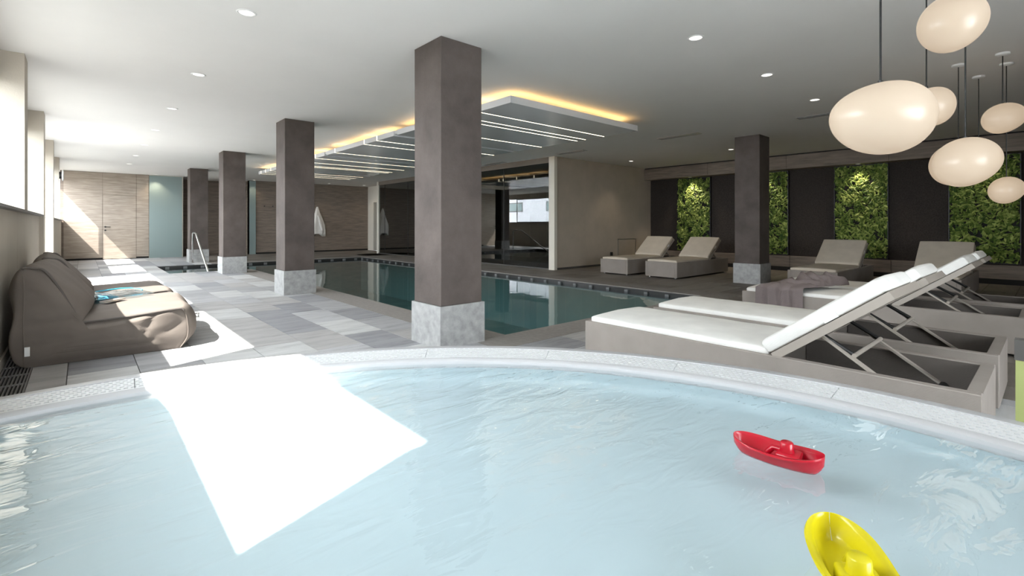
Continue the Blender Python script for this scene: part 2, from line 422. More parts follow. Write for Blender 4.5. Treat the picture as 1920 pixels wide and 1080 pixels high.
# glass wall
t = thing('window_8', 'full height smoked glass wall beside the swimming pool', None, (8.7, 8.36, 0), kind='structure')
ys = [0, 1.75, 3.5, 5.25, 7.0, 8.75, 9.24]
for a, b in zip(ys, ys[1:]): bxo('glass_pane', (-.006, .006, a+.004, b-.004, .03, 2.66), M['glasswall'], t)
for a in ys[1:-1]: bxo('glass_joint', (-.012, .012, a-.009, a+.009, .03, 2.66), M['black'], t)
bxo('header', (-.03, .06, 0, 9.3, 2.66, H), M['header'], t); bxo('floor_track', (-.03, .03, 0, 9.3, 0, .03), M['darkgrey'], t)
bxo('end_post', (-.04, .06, 9.24, 9.36, 0, H), M['cream'], t)
# room behind the glass
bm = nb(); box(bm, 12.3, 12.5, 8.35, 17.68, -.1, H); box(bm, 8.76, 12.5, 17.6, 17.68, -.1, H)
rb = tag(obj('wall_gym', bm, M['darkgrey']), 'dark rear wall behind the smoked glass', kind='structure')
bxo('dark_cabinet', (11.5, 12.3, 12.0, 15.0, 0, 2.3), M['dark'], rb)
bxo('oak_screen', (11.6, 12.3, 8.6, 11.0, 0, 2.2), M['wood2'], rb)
# green wall
bm = nb(); box(bm, XR, XR+.2, -3.6, 8.2, -.1, H); wall_right = tag(obj('wall_right', bm, M['fabwall']), 'dark textured wall with framed leaf panels', kind='structure')
for k in range(6):
    a, b = 8.2-1.96*k, 8.2-1.96*(k+1)
    bxo('soffit_board', (12.6, XR, max(b, -3.5)+.003, a-.003, 2.45, 2.77), M['wood2'], wall_right)
    bxo('kick_board', (12.80, XR, max(b, -3.5)+.003, a-.003, .10, .36), M['wood2'], wall_right)
bxo('shadow_gap', (12.63, XR, -3.5, 8.2, 2.77, H), M['dark'], wall_right)
bxo('plinth', (12.80, XR, -3.5, 8.2, 0, .10), M['dark'], wall_right)

# ================================================================= COLUMNS
def column(x, y, label, ph=.38):
    t = thing('column', label, 'column', (x+.23, y+.23, 0))
    bxo('shaft', (-.23, .23, -.23, .23, ph, H), M['column'], t, bev=.004)
    bm = nb()
    o = obj('stone_base', bm, M['granite'], t)
    b2 = nb()
    for d in ((-.25, .25, -.25, -.23), (-.25, .25, .23, .25), (-.25, -.23, -.23, .23), (.23, .25, -.23, .23)): box(b2, d[0], d[1], d[2], d[3], 0, ph)
    box(b2, -.23, .23, -.23, .23, 0, ph-.002); b2.to_mesh(o.data); b2.free()
    return t
column(2.395, 3.645, 'brown-grey plaster column on a granite base nearest the paddling pool')
column(2.40, 8.10, 'brown-grey column, second along the edge of the swimming pool')
column(2.40, 12.56, 'brown-grey column, third along the pool, beside the entry steps')
column(2.40, 17.05, 'brown-grey column farthest back, behind the steel handrail')
column(9.42, 3.66, 'brown-grey column among the loungers before the leaf panels')

# ================================================================= SWIMMING POOL
pool = thing('swimming_pool', 'long indoor swimming pool with dark green water flush with the stone deck', 'pool', (PX0, PY0, 0))
def L2(x, y): return x-PX0, y-PY0
DP = -1.15
bm = nb()
def quad(bm, pts, mi=0):
    f = bm.faces.new([bm.verts.new(p) for p in pts]); f.material_index = mi; return f
X0, Y0 = L2(PX0, PY0); X1, Y1 = L2(PX1, PY1); A0, B0 = L2(AX0, AY0)
quad(bm, [(X0, Y0, DP), (X1, Y0, DP), (X1, Y1, DP), (X0, Y1, DP)])
quad(bm, [(A0, B0, -.7), (X0, B0, -.7), (X0, Y1, -.7), (A0, Y1, -.7)])
wallpts = [(X0, Y0), (X1, Y0), (X1, Y1), (A0, Y1), (A0, B0), (X0, B0), (X0, Y0)]
for (a, b), (c, d) in zip(wallpts, wallpts[1:]): quad(bm, [(a, b, DP), (c, d, DP), (c, d, -.03), (a, b, -.03)])
quad(bm, [(X0, B0, DP), (X0, Y1, DP), (X0, Y1, -.7), (X0, B0, -.7)])
obj('basin', bm, M['basin'], pool)
bm = nb()
for k in range(4): box(bm, A0+.02, A0+.35+.33*k, B0+.02, Y1-.02, -.7, -.18-.16*k)
obj('entry_steps', bm, M['basin'], pool)
bm = nb(); quad(bm, [(X0, Y0, -.075), (X1, Y0, -.075), (X1, Y1, -.075), (X0, Y1, -.075)]); quad(bm, [(A0, B0, -.075), (X0, B0, -.075), (X0, Y1, -.075), (A0, Y1, -.075)])
obj('pool_water', bm, M['water'], pool)
# dark overflow band and its brackets
bm = nb(); box(bm, X1-.012, X1, Y0, Y1, -.12, -.022); box(bm, A0, X1, Y1-.012, Y1, -.12, -.022); obj('overflow_band', bm, M['black'], pool)
for k in range(31):
    y = .14+.402*k
    bxo('overflow_bracket', (X1-.05, X1-.012, y, y+.07, -.075, -.04), M['channel2'], pool)
for k in range(14):
    x = A0+.2+.41*k
    bxo('overflow_bracket', (x, x+.085, Y1-.05, Y1-.012, -.075, -.04), M['channel2'], pool)
# coping stones
def cope(x0, x1, y0, y1):
    bxo('coping_stone', (x0-PX0+.002, x1-PX0-.002, y0-PY0+.002, y1-PY0-.002, -.03, .001), M['coping'][0], pool)
def run(a, b, n): return [(a+(b-a)*i/n, a+(b-a)*(i+1)/n) for i in range(n)]
for a, b in run(PY0, AY0, 10): cope(PX0-.41, PX0, a, b)
for a, b in run(PY0, PY1, 13): cope(PX1, PX1+.41, a, b)
for a, b in run(PX0-.41, PX1+.41, 5): cope(a, b, PY0-.41, PY0)
for a, b in run(PX0-.41, PX1+.41, 5): cope(a, b, PY1, PY1+.41)
# handrail
bm = nb()
pts = [(2.42, 16.75, 0), (2.42, 16.75, .80), (2.42, 16.72, .86), (2.42, 16.66, .88), (2.42, 16.2, .88), (2.42, 16.14, .86), (2.42, 16.08, .81), (2.42, 14.35, -.12), (2.42, 14.28, -.4)]
tube(bm, pts, .024, 12)
rail = tag(obj('pool_handrail', bm, M['steel'], None, True), 'polished steel handrail rising from the pool entry steps', 'handrail')
bm = nb(); tube(bm, [(2.42, 16.75, .0), (2.42, 16.75, .012)], .05, 16); obj('floor_flange', bm, M['steel'], rail, True, .6)

# ================================================================= PADDLING POOL
CXk, CYk, RO, RI = .05, .39, 2.37, 2.085
def clip(bm):
    bmesh.ops.bisect_plane(bm, geom=bm.verts[:]+bm.edges[:]+bm.faces[:], plane_co=(-.515, 0, 0), plane_no=(1, 0, 0), clear_inner=True); return bm
ZR = .44
kid = thing('paddling_pool', 'round raised white paddling pool of pale blue water in the foreground', 'pool', (CXk, CYk, 0))
bm = nb(); lathe(bm, [(RO, 0), (RO, ZR-.012), (RO-.004, ZR-.003), (RO-.012, ZR), (RO-.06, ZR), (RO-.064, ZR-.008)], 180); obj('outer_rim', clip(bm), M['pvcgrey'], kid, True, .6)
bm = nb(); lathe(bm, [(RI+.04, ZR-.03), (RI+.042, ZR-.004), (RI+.036, ZR), (RI+.01, ZR-.002), (RI, ZR-.01), (RI-.004, ZR-.06)], 180); obj('inner_lip', clip(bm), M['pvcgrey'], kid, True, .6)
bm = nb(); lathe(bm, [(RO-.05, ZR-.05), (RI+.03, ZR-.05)], 180); obj('channel', clip(bm), M['channel'], kid)
ZB = .335
bm = nb()
prof = [(RI-.004, ZR-.04)]+[(RI-.004-.05*(1-math.cos(a)), ZB+.03+(-.03)*math.sin(a)) for a in [PI/2*i/6 for i in range(7)]]
rg = lathe(bm, prof+[(1.2, ZB), (.5, ZB)], 180); bm.faces.new(rg[-1]); obj('basin', clip(bm), M['kidbasin'], kid, True, .8)
# water surface
bm = nb(); rg = lathe(bm, [(RI-.003, ZR-.022), (1.0, ZR-.022)], 180); bm.faces.new(rg[-1]); obj('water', clip(bm), M['kidwater'], kid)
# grating: slotted segments
GR0, GR1 = RI+.042, RO-.064
def grate_mesh(a0, a1):
    bm = nb(); rows = 6; pr = (GR1-GR0)/rows
    nb_ = max(2, round((a1-a0)*2.2/.0245)); da = (a1-a0-.0012)/nb_
    z1, z0 = ZR-.003, ZR-.02
    def seg(r0, r1, b0, b1, n):
        for k in range(n):
            p, q = b0+(b1-b0)*k/n, b0+(b1-b0)*(k+1)/n
            vs = [(r0, p), (r1, p), (r1, q), (r0, q)]
            T = [bm.verts.new((r*math.cos(a), r*math.sin(a), z1)) for r, a in vs]; B = [bm.verts.new((r*math.cos(a), r*math.sin(a), z0)) for r, a in vs]
            bm.faces.new(T)
            for i in range(4): bm.faces.new((T[i], B[i], B[(i+1) % 4], T[(i+1) % 4]))
    for j in range(rows):
        seg(GR0+pr*j+.006, GR0+pr*(j+1)-.006, a0, a1-.0012, max(2, nb_//4))
    for k in range(nb_):
        # bars bridging the slots; staggered
        for j in range(rows+1):
            off = da*.5 if j % 2 else 0
            b0 = a0+k*da+off; c = GR0+pr*j
            seg(c-.006 if j else c, c+.006 if j < rows else c, b0, b0+da*.36, 1)
    return bm
nseg = 22
for k in range(nseg):
    a0 = 2*PI*k/nseg+.09; a1 = 2*PI*(k+1)/nseg+.09
    mid = math.degrees((a0+a1)/2) % 360
    if mid < 112 or mid > 335: obj('grate_segment', clip(grate_mesh(a0, a1)), M['pvc'], kid)
bm = nb(); lathe(bm, [(GR0, ZR-.003), (GR1, ZR-.003)], 90, a0=2*PI*8/nseg+.09, a1=2*PI*21/nseg-.1); obj('grate_segment', clip(bm), M['pvc'], kid)

# ================================================================= SUN LOUNGERS
LL, LW, BH = 2.30, .74, .34      # foot at x=0, head at x=LL (local), width centred on y
def rounded_slab(p0, p1, wd, th, crown=.012, nu=14, nv=12, edge=.03, seed=0, wrinkle=.004):
    """mattress: slab whose underside runs p0->p1 (x,z), width wd in y"""
    bm = nb(); p0 = Vector((p0[0], 0, p0[1])); p1 = Vector((p1[0], 0, p1[1])); d = (p1-p0); ln = d.length; d.normalize(); up = Vector((-d.z, 0, d.x))
    def prof(t, half):  # rounded cross-section offset
        return t
    sect = []
    n = 40
    # superellipse cross section in (y, up)
    cs = []
    for k in range(n):
        a = 2*PI*k/n; c, s = math.cos(a), math.sin(a); e = .2
        cs.append((math.copysign(abs(c)**e, c), math.copysign(abs(s)**e, s)))
    us = [0, .004, .015, .035, .07]+[.07+(.86)*i/nu for i in range(1, nu)]+[.93, .965, .985, .996, 1]
    us = sorted(set(us)); rings = []
    for u in us:
        x = u*ln; de = min(x, ln-x)
        k = 1 if de > edge else math.sqrt(max(0, 1-((edge-de)/edge)**2))
        sh = .55+.45*k; si = wd/2-edge*.5*(1-k)
        ring = []
        for cy, cz in cs:
            y = cy*si; z = th/2+cz*th/2*sh
            if cz > .2: z += crown*(1-cy*cy)*k + wrinkle*noise.noise(Vector((x*6+seed, y*9, seed)))
            ring.append(bm.verts.new(p0+d*x+up*z+Vector((0, y, 0))))
        rings.append(ring)
    for a, b in zip(rings, rings[1:]):
        for k in range(n): bm.faces.new((a[k], a[(k+1) % n], b[(k+1) % n], b[k]))
    bm.faces.new(rings[0][::-1]); bm.faces.new(rings[-1])
    return bm
ANG = math.radians(37)
def make_lounger(label, white=True, group=None):
    t = thing('sun_lounger', label, 'sun lounger', group=group)
    W = LW/2; hx = 1.385
    bm = nb(); wt = .055
    box(bm, 0, LL, -W, -W+wt, .03, BH, bev=.004); box(bm, 0, LL, W-wt, W, .03, BH, bev=.004)
    box(bm, 0, wt, -W+wt, W-wt, .03, BH); box(bm, LL-wt, LL, -W+wt, W-wt, .03, BH)
    obj('base', bm, M['fab_base'], t)
    bm = nb(); box(bm, wt, hx, -W+wt, W-wt, BH-.05, BH-.012); obj('seat_deck', bm, M['fab_inner'], t)
    bm = nb(); box(bm, wt, LL-wt, -W+wt, W-wt, .05, .07); obj('base_tray', bm, M['fab_inner'], t)
    bm = nb(); e_ = .004
    for a in ((hx, LL-wt, -W+wt, -W+wt+e_), (hx, LL-wt, W-wt-e_, W-wt), (LL-wt-e_, LL-wt, -W+wt+e_, W-wt-e_)): box(bm, *a, .07, BH-.006)
    obj('inner_shade', bm, M['fab_inner'], t)  # thin dark panels added; the shade inside the box is put into colour
    bm = nb()
    for s in (-1, 1): box(bm, hx+.05, LL-wt, s*(W-wt-.012)-.012, s*(W-wt-.012)+.012, .13, .155)
    for s in (-1, 1): box(bm, hx+.3, hx+.33, s*(W-wt-.03)-.015, s*(W-wt-.03)+.015, .07, .155)
    box(bm, LL-wt-.03, LL-wt, -W+wt, W-wt, .13, .155)
    obj('inner_frame', bm, M['rail'], t)
    for sx in (.07, LL-.07):
        for sy in (-W+.07, W-.07):
            b = nb(); tube(b, [(sx, sy, 0), (sx, sy, .032)], .018, 10); obj('foot', b, M['alu'], t)
    ml = obj('seat_mattress', rounded_slab((.035, BH-.01), (hx, BH-.01), LW-.05, .05, .014), M['mat_white' if white else 'mat_warmlit'], t, True)
    bl = .72
    d = Vector((math.cos(ANG), 0, math.sin(ANG))); u = Vector((-d.z, 0, d.x)); b0 = Vector((hx, 0, BH))
    bm = nb()
    for s in (-1, 1): obox(bm, b0+Vector((0, s*(W-.034), 0))-u*.022+d*.02, b0+Vector((0, s*(W-.034), 0))+d*bl-u*.022, .044, .044, up=u)
    obox(bm, b0+Vector((0, -W+.044, 0))+d*(bl-.025)-u*.022, b0+Vector((0, W-.044, 0))+d*(bl-.025)-u*.022, .05, .044, up=u)
    obj('backrest_frame', bm, M['rail'], t)
    bm = nb(); obox(bm, b0+d*.0-u*.02, b0+d*(bl-.05)-u*.02, LW-.09, .012, up=u); obj('backrest_sling', bm, M['fab_inner'], t)
    p0, p1 = b0+d*.0, b0+d*(bl-.01)
    obj('backrest_mattress', rounded_slab((p0.x, p0.z), (p1.x, p1.z), LW-.035, .085, .008, edge=.025, seed=3), M['mat_white' if white else 'mat_warmlit'], t, True)
    bm = nb(); q = b0+d*(bl*.52)+u*.02
    for s in (-1, 1):
        bm = nb(); obox(bm, q+Vector((0, s*(W-.014), 0)), q+d*.08+Vector((0, s*(W-.014), 0)), .006, .03, up=u); obj('mattress_strap', bm, M['mat_white'], t)
    # support arms
    top = b0+d*.30-u*.075
    for s in (-1, 1):
        bm = nb(); y = s*(W-.075)
        obox(bm, (top.x-.03, y, top.z+.035), (top.x+.42, y, .19), .012, .034, up=Vector((0, 1, 0)))
        obj('support_arm', bm, M['rail'], t)
    bm = nb(); tube(bm, [(top.x+.13, -W+.075, top.z-.055), (top.x+.13, W-.075, top.z-.055)], .012, 8); obj('cross_rod', bm, M['rail'], t)
    bm = nb(); tube(bm, [(top.x-.02, -W+.06, top.z+.03), (top.x-.02, -W+.092, top.z+.03)], .007, 8); obj('pivot_bolt', bm, M['black'], t)
    bm = nb(); tube(bm, [(top.x+.42, W-.06, .185), (top.x+.42, W-.12, .185)], .022, 10)
    obj('pivot_bolt', bm, M['black'], t)
    for s in (-1, 1):
        bm = nb(); tube(bm, [(top.x+.12, s*(W-.09), top.z-.05), (top.x-.02, s*(W-.09), top.z+.03)], .012, 8); obj('ratchet_bar', bm, M['black'], t)
    return t
lg = make_lounger('white cushioned sun lounger nearest the paddling pool', True)
near = [(3.03, 'white cushioned sun lounger nearest the paddling pool'), (4.02, 'white cushioned sun lounger, second back from the paddling pool'),
        (5.80, 'white cushioned sun lounger with the mauve towel thrown over it'), (6.79, 'white cushioned sun lounger behind the one with the towel')]
for i, (x, lab) in enumerate(near):
    o = lg if i == 0 else copy_tree(lg)
    o.location = (x+LW/2, 2.52 if i < 2 else 2.45, 0); o.rotation_euler = (0, 0, -PI/2); o['label'] = lab; o['group'] = 'white cushioned loungers beside the paddling pool'
lf = make_lounger('', False)
farl = [(8.93, 6.60, 'warm-lit lounger standing closest to the tan partition wall'), (9.03, 5.48, 'warm-lit lounger in front of the first leaf panel, left of the column'),
        (9.08, 2.70, 'warm-lit lounger just right of the column by the leaf wall'), (9.14, 1.24, 'warm-lit lounger farthest right by the leaf wall, backrest before the last panels')]
for i, (x, y, lab) in enumerate(farl):
    o = lf if i == 0 else copy_tree(lf)
    o.location = (x, y, 0); o['label'] = lab; o['group'] = 'beige loungers along the leaf wall'

# ---- mauve towel on the third lounger
def towel():
    bm = nb(); nu, nv = 70, 46; rows = []
    ex = 5.795
    for i in range(nu+1):
        u = i/nu; row = []
        s = u*.98           # arc length from the hanging hem
        for j in range(nv+1):
            v = j/nv
            hang = .26
            if s < hang:
                x = ex-.012; z = .415-(hang-s); y0, y1 = 2.27, 1.80
            else:
                q = s-hang; x = ex+q*.95; z = .425; y0 = 2.24-.55*q-.10*max(0, q-.3); y1 = 1.80-.35*q
            k = min(1, max(0, (s-hang)/.35))
            y = y0+(y1-y0)*v
            f1 = math.sin(v*PI*7+1.3*math.sin(s*5)+.6)*.5+.5
            amp = .028 if s < hang else .026+.085*k
            n1 = noise.noise(Vector((x*7, y*7, 1.3))); n2 = noise.noise(Vector((x*16, y*16, 5.1))); rid = 1-abs(noise.noise(Vector((x*9+4, y*6, 2.2))))*2
            if s < hang:
                x -= amp*f1+.012+.012*n1; y += .008*n2
            else:
                blend = min(1, (s-hang)/.06)
                env = math.sin(PI*min(1, max(0, v)))**.4
                z += blend*env*(.012+amp*.6*max(0, rid)+.09*k*max(0, n1+.25)+.018*max(0, n2+.2))+.004
                x += .02*n2*blend-(1-blend)*(amp*f1); y += .04*n1*k
                x += .05*k*math.sin(v*9)
            row.append(bm.verts.new((x, y, z)))
        rows.append(row)
    for a, b in zip(rows, rows[1:]):
        for j in range(nv): bm.faces.new((a[j], a[j+1], b[j+1], b[j]))
    o = obj('towel', bm, M['mauve'], None, True)
    md = o.modifiers.new('thick', 'SOLIDIFY'); md.thickness = .008; md.offset = 1
    return o
tag(towel(), 'crumpled mauve-grey towel draped over the edge of a white lounger', 'towel')

# ================================================================= BEAN BAG LOUNGERS
def cat(pts, n):
    """closed-open Catmull resample"""
    P = [Vector(p) for p in pts]; out = []
    seglen = [(b-a).length for a, b in zip(P, P[1:])]; tot = sum(seglen)
    for i in range(n):
        s = tot*i/(n-1); k = 0
        while k < len(seglen)-1 and s > seglen[k]: s -= seglen[k]; k += 1
        t = s/seglen[k] if seglen[k] else 0; t = min(1, t)
        p0, p1, p2, p3 = P[max(k-1, 0)], P[k], P[k+1], P[min(k+2, len(P)-1)]
        out.append(.5*((2*p1)+(-p0+p2)*t+(2*p0-5*p1+4*p2-p3)*t*t+(-p0+3*p1-3*p2+p3)*t**3))
    return out
def make_bag(label, W=1.27, seed=0):
    t = thing('bean_bag_lounger', label, 'bean bag', group='taupe bean bag loungers by the window wall')
    side = [(.06, .0), (.0, .05), (-.03, .22), (.0, .42), (.02, .60), (.03, .76), (.10, .765), (.16, .74), (.24, .60), (.31, .44), (.37, .325), (.42, .312), (.70, .325), (1.0, .352), (1.07, .34), (1.10, .24), (1.10, .10), (1.04, .0)]
    midp = [(.06, .0), (-.03, .05), (-.06, .22), (-.03, .40), (-.07, .58), (-.03, .72), (.05, .785), (.14, .765), (.28, .635), (.40, .49), (.445, .42), (.425, .38), (.62, .385), (1.0, .385), (1.12, .36), (1.19, .24), (1.18, .10), (1.06, .0)]
    n = 120; A = cat([(x, 0, z) for x, z in side], n); B = cat([(x, 0, z) for x, z in midp], n)
    # exact correspondence by control index
    def pr(pts):
        P = [Vector((x, 0, z)) for x, z in pts]; out = []
        m = 7
        for k in range(len(P)-1):
            p0, p1, p2, p3 = P[max(k-1, 0)], P[k], P[k+1], P[min(k+2, len(P)-1)]
            for i in range(m):
                q = i/m; out.append(.5*((2*p1)+(-p0+p2)*q+(2*p0-5*p1+4*p2-p3)*q*q+(-p0+3*p1-3*p2+p3)*q**3))
        out.append(P[-1]); return out
    A, B = pr(side), pr(midp); n = len(A)
    bm = nb(); rows = []; nv = 36
    vs = [0, .006, .02, .045]+[.045+.91*i/nv for i in range(1, nv+1)]+[.98, .994, 1]
    for v in vs:
        w_ = (1-abs(2*v-1)**5)**.62
        row = []
        for k in range(n):
            p = A[k].lerp(B[k], w_); y = v*W
            nz = noise.noise(Vector((p.x*4+seed, y*4, p.z*4))); nz2 = noise.noise(Vector((p.x*11+seed, y*11, p.z*11)))
            if p.z > .03 : p = p+Vector((.010*nz, 0, .008*nz+.003*nz2))
            row.append(bm.verts.new((p.x, y, max(0, p.z))))
        rows.append(row)
    for a, b in zip(rows, rows[1:]):
        for k in range(n-1): bm.faces.new((a[k], a[k+1], b[k+1], b[k]))
        bm.faces.new((a[n-1], a[0], b[0], b[n-1]))
    # side panels: bulged grid caps from a fan of inward scaled rings
    for row, sgn in ((rows[0], -1), (rows[-1], 1)):
        prev = row; cx, cz = .45, .22
        y0 = 0 if sgn < 0 else W
        nr = 26
        for r in range(1, nr+1):
            f = 1-(r/nr)*.97; ring = []
            for k, v in enumerate(row):
                x, z = v.co.x, v.co.z; px, pz = cx+(x-cx)*f, cz+(z-cz)*f
                bul = .05*math.sin(min(1, r/nr*1.6)*PI/2)
                # creases radiating at the front corner
                fx = max(0, (px-.55)/.5)
                ang = math.atan2(pz-.05, px-.72)
                cr = abs(math.sin(ang*5+.7+seed))**.6
                dx = math.hypot(px-.9, pz-.12)
                bul -= .060*fx*(1-cr)*min(1, r/6)*min(1, dx*5)
                bul -= .010*max(0, noise.noise(Vector((px*6+seed, pz*14, 3)))+.1)*min(1, r/6)
                # sag line across the lower back
                bul -= .012*math.exp(-((pz-.33-.1*px)/.03)**2)*(px < .35)*min(1, r/6)
                ring.append(bm.verts.new((px, y0+sgn*bul, max(.0, pz))))
            for k in range(n-1): bm.faces.new((prev[k], prev[k+1], ring[k+1], ring[k]))
            bm.faces.new((prev[n-1], prev[0], ring[0], ring[n-1])); prev = ring
        bm.faces.new(prev)
    obj('cover', bm, M['bag'], t, True)
    for y in (-.016, W+.016):
        bm = nb(); i0 = 7*5
        tube(bm, [(p.x+(.008 if p.z > .4 else 0), y, p.z+.006) for p in A[i0:7*14+2]], .010, 6); obj('piping', bm, M['piping'], t, True)
    bm = nb(); tube(bm, [(p.x, -.004, p.z) for p in A[7*14:7*17]], .005, 6); obj('seam', bm, M['bag'], t, True)
    bm = nb(); tube(bm, [(.05, -.045+.02*math.sin(i), .02+i*.07) for i in range(11)], .003, 6); obj('seam', bm, M['bag'], t, True)
    # crease line where the back meets the seat
    bxo('care_tag', (.055, .085, -.052, -.044, .10, .17), M['white'], t)
    bm = nb(); box(bm, 1.19, 1.235, .42, .46, .19, .20); box(bm, 1.19, 1.235, .42, .46, .225, .235); box(bm, 1.225, 1.235, .42, .46, .19, .235); obj('buckle', bm, M['alu'], t)
    return t
b1 = make_bag('taupe bean bag lounger nearest the camera, blue plastic bag lying on it')
b1.location = (-.38, 5.30, 0); b1.rotation_euler = (0, 0, math.radians(-3))
b2 = copy_tree(b1); b2.location = (-.33, 6.72, 0); b2.rotation_euler = (0, 0, math.radians(2)); b2['label'] = 'taupe bean bag lounger behind the near one, against the window wall'
# plastic bag on the first bean bag
t = thing('plastic_bag', 'flat clear and blue plastic bag lying on the near bean bag', 'bag', (.30, 6.24, .396), math.radians(30))
def pouch(lx, ly, th, seed):
    bm = nb(); n = 22; top = []; bot = []
    for i in range(n+1):
        a = []; b = []
        for j in range(n+1):
            u, v = i/n, j/n; e = (math.sin(PI*u)*math.sin(PI*v))**.4
            x, y = (u-.5)*lx, (v-.5)*ly; k = noise.noise(Vector((x*18, y*18, seed)))*.014+noise.noise(Vector((x*40, y*40, seed)))*.006
            a.append(bm.verts.new((x, y, .012+th*e+k*e))); b.append(bm.verts.new((x, y, .010)))
        top.append(a); bot.append(b)
    for i in range(n):
        for j in range(n):
            bm.faces.new((top[i][j], top[i+1][j], top[i+1][j+1], top[i][j+1]))
            bm.faces.new((bot[i][j], bot[i][j+1], bot[i+1][j+1], bot[i+1][j]))
    return bm
obj('film', pouch(.42, .34, .04, 2), M['clearfilm'], t, True)
o = obj('blue_end', pouch(.20, .34, .045, 4), M['bluefilm'], t, True); o.location = (-.22, 0, .002)
bm = nb(); tube(bm, [(-.30, .19, .03), (-.1, .20, .05), (.10, .20, .055), (.20, .17, .05), (.24, .08, .04), (.23, .04, .03)], .006, 8); obj('handle_cord', bm, M['blue'], t, True)
t = thing('booklet', 'thin cream booklet lying on the near bean bag', 'booklet', (.22, 5.90, .398), math.radians(50))
bxo('pages', (-.11, .11, -.035, .035, 0, .007), M['paper'], t); bxo('book_cover', (-.112, .112, -.037, .037, .007, .010), M['header'], t)

# ================================================================= FLOOR GRILLE
t = thing('floor_grille', 'long metal floor grille along the foot of the window wall', 'grille', (-.455, 2.6, 0))
bxo('duct', (.0, .17, 0, 17.6, -.012, -.010), M['dark'], t)
bxo('grille_frame', (.160, .170, 0, 17.6, -.010, .003), M['alu'], t)
for k in range(8): bxo('grille_slat', (.004+.020*k, .013+.020*k, 0, 17.6, -.009, .002), M['alu'], t)
for k in range(59): bxo('cross_bar', (.0, .165, .1+.30*k, .108+.30*k, -.008, .0035), M['alu'], t)

# ================================================================= CEILING RAFTS
RX0, RX1, ZT, ZBt = 3.92, 6.62, H-.105, H-.192
slots = [5.09, 5.49, 5.68, 6.58, 8.02, 8.54, 9.93, 11.05, 11.88, 12.56, 12.79, 14.48, 15.0, 15.45]
segs = [(4.43, 7.28, 'nearest suspended white ceiling raft over the pool'), (7.40, 10.38, 'second suspended white ceiling raft from the near end'),
        (10.50, 13.9, 'third suspended white ceiling raft from the near end'), (14.02, 15.7, 'farthest suspended white ceiling raft over the pool')]
for (a, b, lab) in segs:
    t = thing('ceiling_raft', lab, 'ceiling raft', (RX0, a, ZBt), group='suspended ceiling rafts over the pool'); wdt = RX1-RX0; th = ZT-ZBt
    cuts = [s for s in slots if a+.05 < s < b-.05]; es = [a]+cuts+[b]; hw = .011
    for i in range(len(es)-1):
        y0 = es[i]+(hw if i else 0); y1 = es[i+1]-(hw if i < len(es)-2 else 0)
        bxo('raft_board', (0, wdt, y0-a, y1-a, 0, th), M['raft'], t)
    for s in cuts: bxo('light_strip', (.001, wdt-.001, s-hw-a+.001, s+hw-a-.001, .001, th-.001), M['led'], t)
    bm = nb(); ins = .16
    box(bm, ins, ins+.02, ins, b-a-.02, th, th+.02); box(bm, wdt-ins-.02, wdt-ins, ins, b-a-.02, th, th+.02)
    if a < 5: box(bm, ins, wdt-ins, ins-.02, ins, th, th+.02)
    obj('cove_light', bm, M['cove'], t)
    for x in (.5, wdt-.5):
        for y in (.4, b-a-.4):
            bm = nb(); tube(bm, [(x, y, th), (x, y, th+.105)], .008, 6); obj('hanger', bm, M['alu'], t)
    if a > 5:
        bxo('spacer_block', (.02, wdt-.02, -.118, -.002, .03, th), M['raft'], t)

# ================================================================= DOWNLIGHTS AND VENTS
dl = None
def downlight(x, y, z, label, group, r=.055, power=0):
    t = thing('downlight', label, 'downlight', (x, y, z), group=group)
    bm = nb(); lathe(bm, [(r, -.001), (r+.002, -.006), (r+.016, -.006), (r+.018, -.001)], 24); obj('trim_ring', bm, M['white'], t, True)
    bm = nb(); vs = [bm.verts.new((r*math.cos(2*PI*k/24), r*math.sin(2*PI*k/24), -.002)) for k in range(24)]; bm.faces.new(vs); obj('lens', bm, M['down'], t)
    if power:
        ld = bpy.data.lights.new('downlight_beam', 'SPOT'); ld.energy = power; ld.spot_size = math.radians(100); ld.spot_blend = .7; ld.color = (1, .84, .62); ld.shadow_soft_size = .05
        lo = bpy.data.objects.new('downlight_beam', ld); C.objects.link(lo); lo.location = (0, 0, -.02); lo.parent = t
    return t
ordn = ['nearest', 'second', 'third', 'fourth', 'fifth', 'sixth', 'farthest']
for k in range(7): downlight(.98, 4.28+2.12*k, H, 'recessed round downlight, %s of the row along the window wall' % ordn[k], 'downlights along the window wall', power=0)
for x, lab in ((4.14, 'above the near edge of the pool, largest on the right ceiling'), (5.76, 'in the middle of the right ceiling'), (7.39, 'just left of the largest pendant lamp')):
    downlight(x, 2.16, H, 'recessed downlight '+lab, 'downlights over the lounger row', power=4)
downlight(10.84, 7.45, H, 'recessed downlight before the tan partition wall', 'downlights over the lounge corner', power=7)
downlight(10.84, 4.82, H, 'recessed downlight beside the top of the right column', 'downlights over the lounge corner', power=7)
downlight(7.5, 19.6, H, 'tiny downlight above the hanging bathrobe', 'far end downlights', power=5)
downlight(9.0, 19.6, H, 'tiny downlight in the far right corner', 'far end downlights', power=5)
downlight(1.86, 20.05, H, 'downlight washing the sea green glass panel', 'far end downlights', power=14)
downlight(4.85, 20.05, H, 'downlight over the narrow glass strip beside the recess', 'far end downlights', power=4)
for k, (y, lab) in enumerate(((6.80, 'leftmost leaf panel'), (4.84, 'leaf panel beside the column'), (2.88, 'third leaf panel'), (.92, 'leaf panel behind the pendant lamps'))):
    t = downlight(12.72, y, 2.45, 'small spotlight in the oak soffit above the '+lab, 'soffit spotlights', r=.03, power=(26, 12, 14, 4)[k])
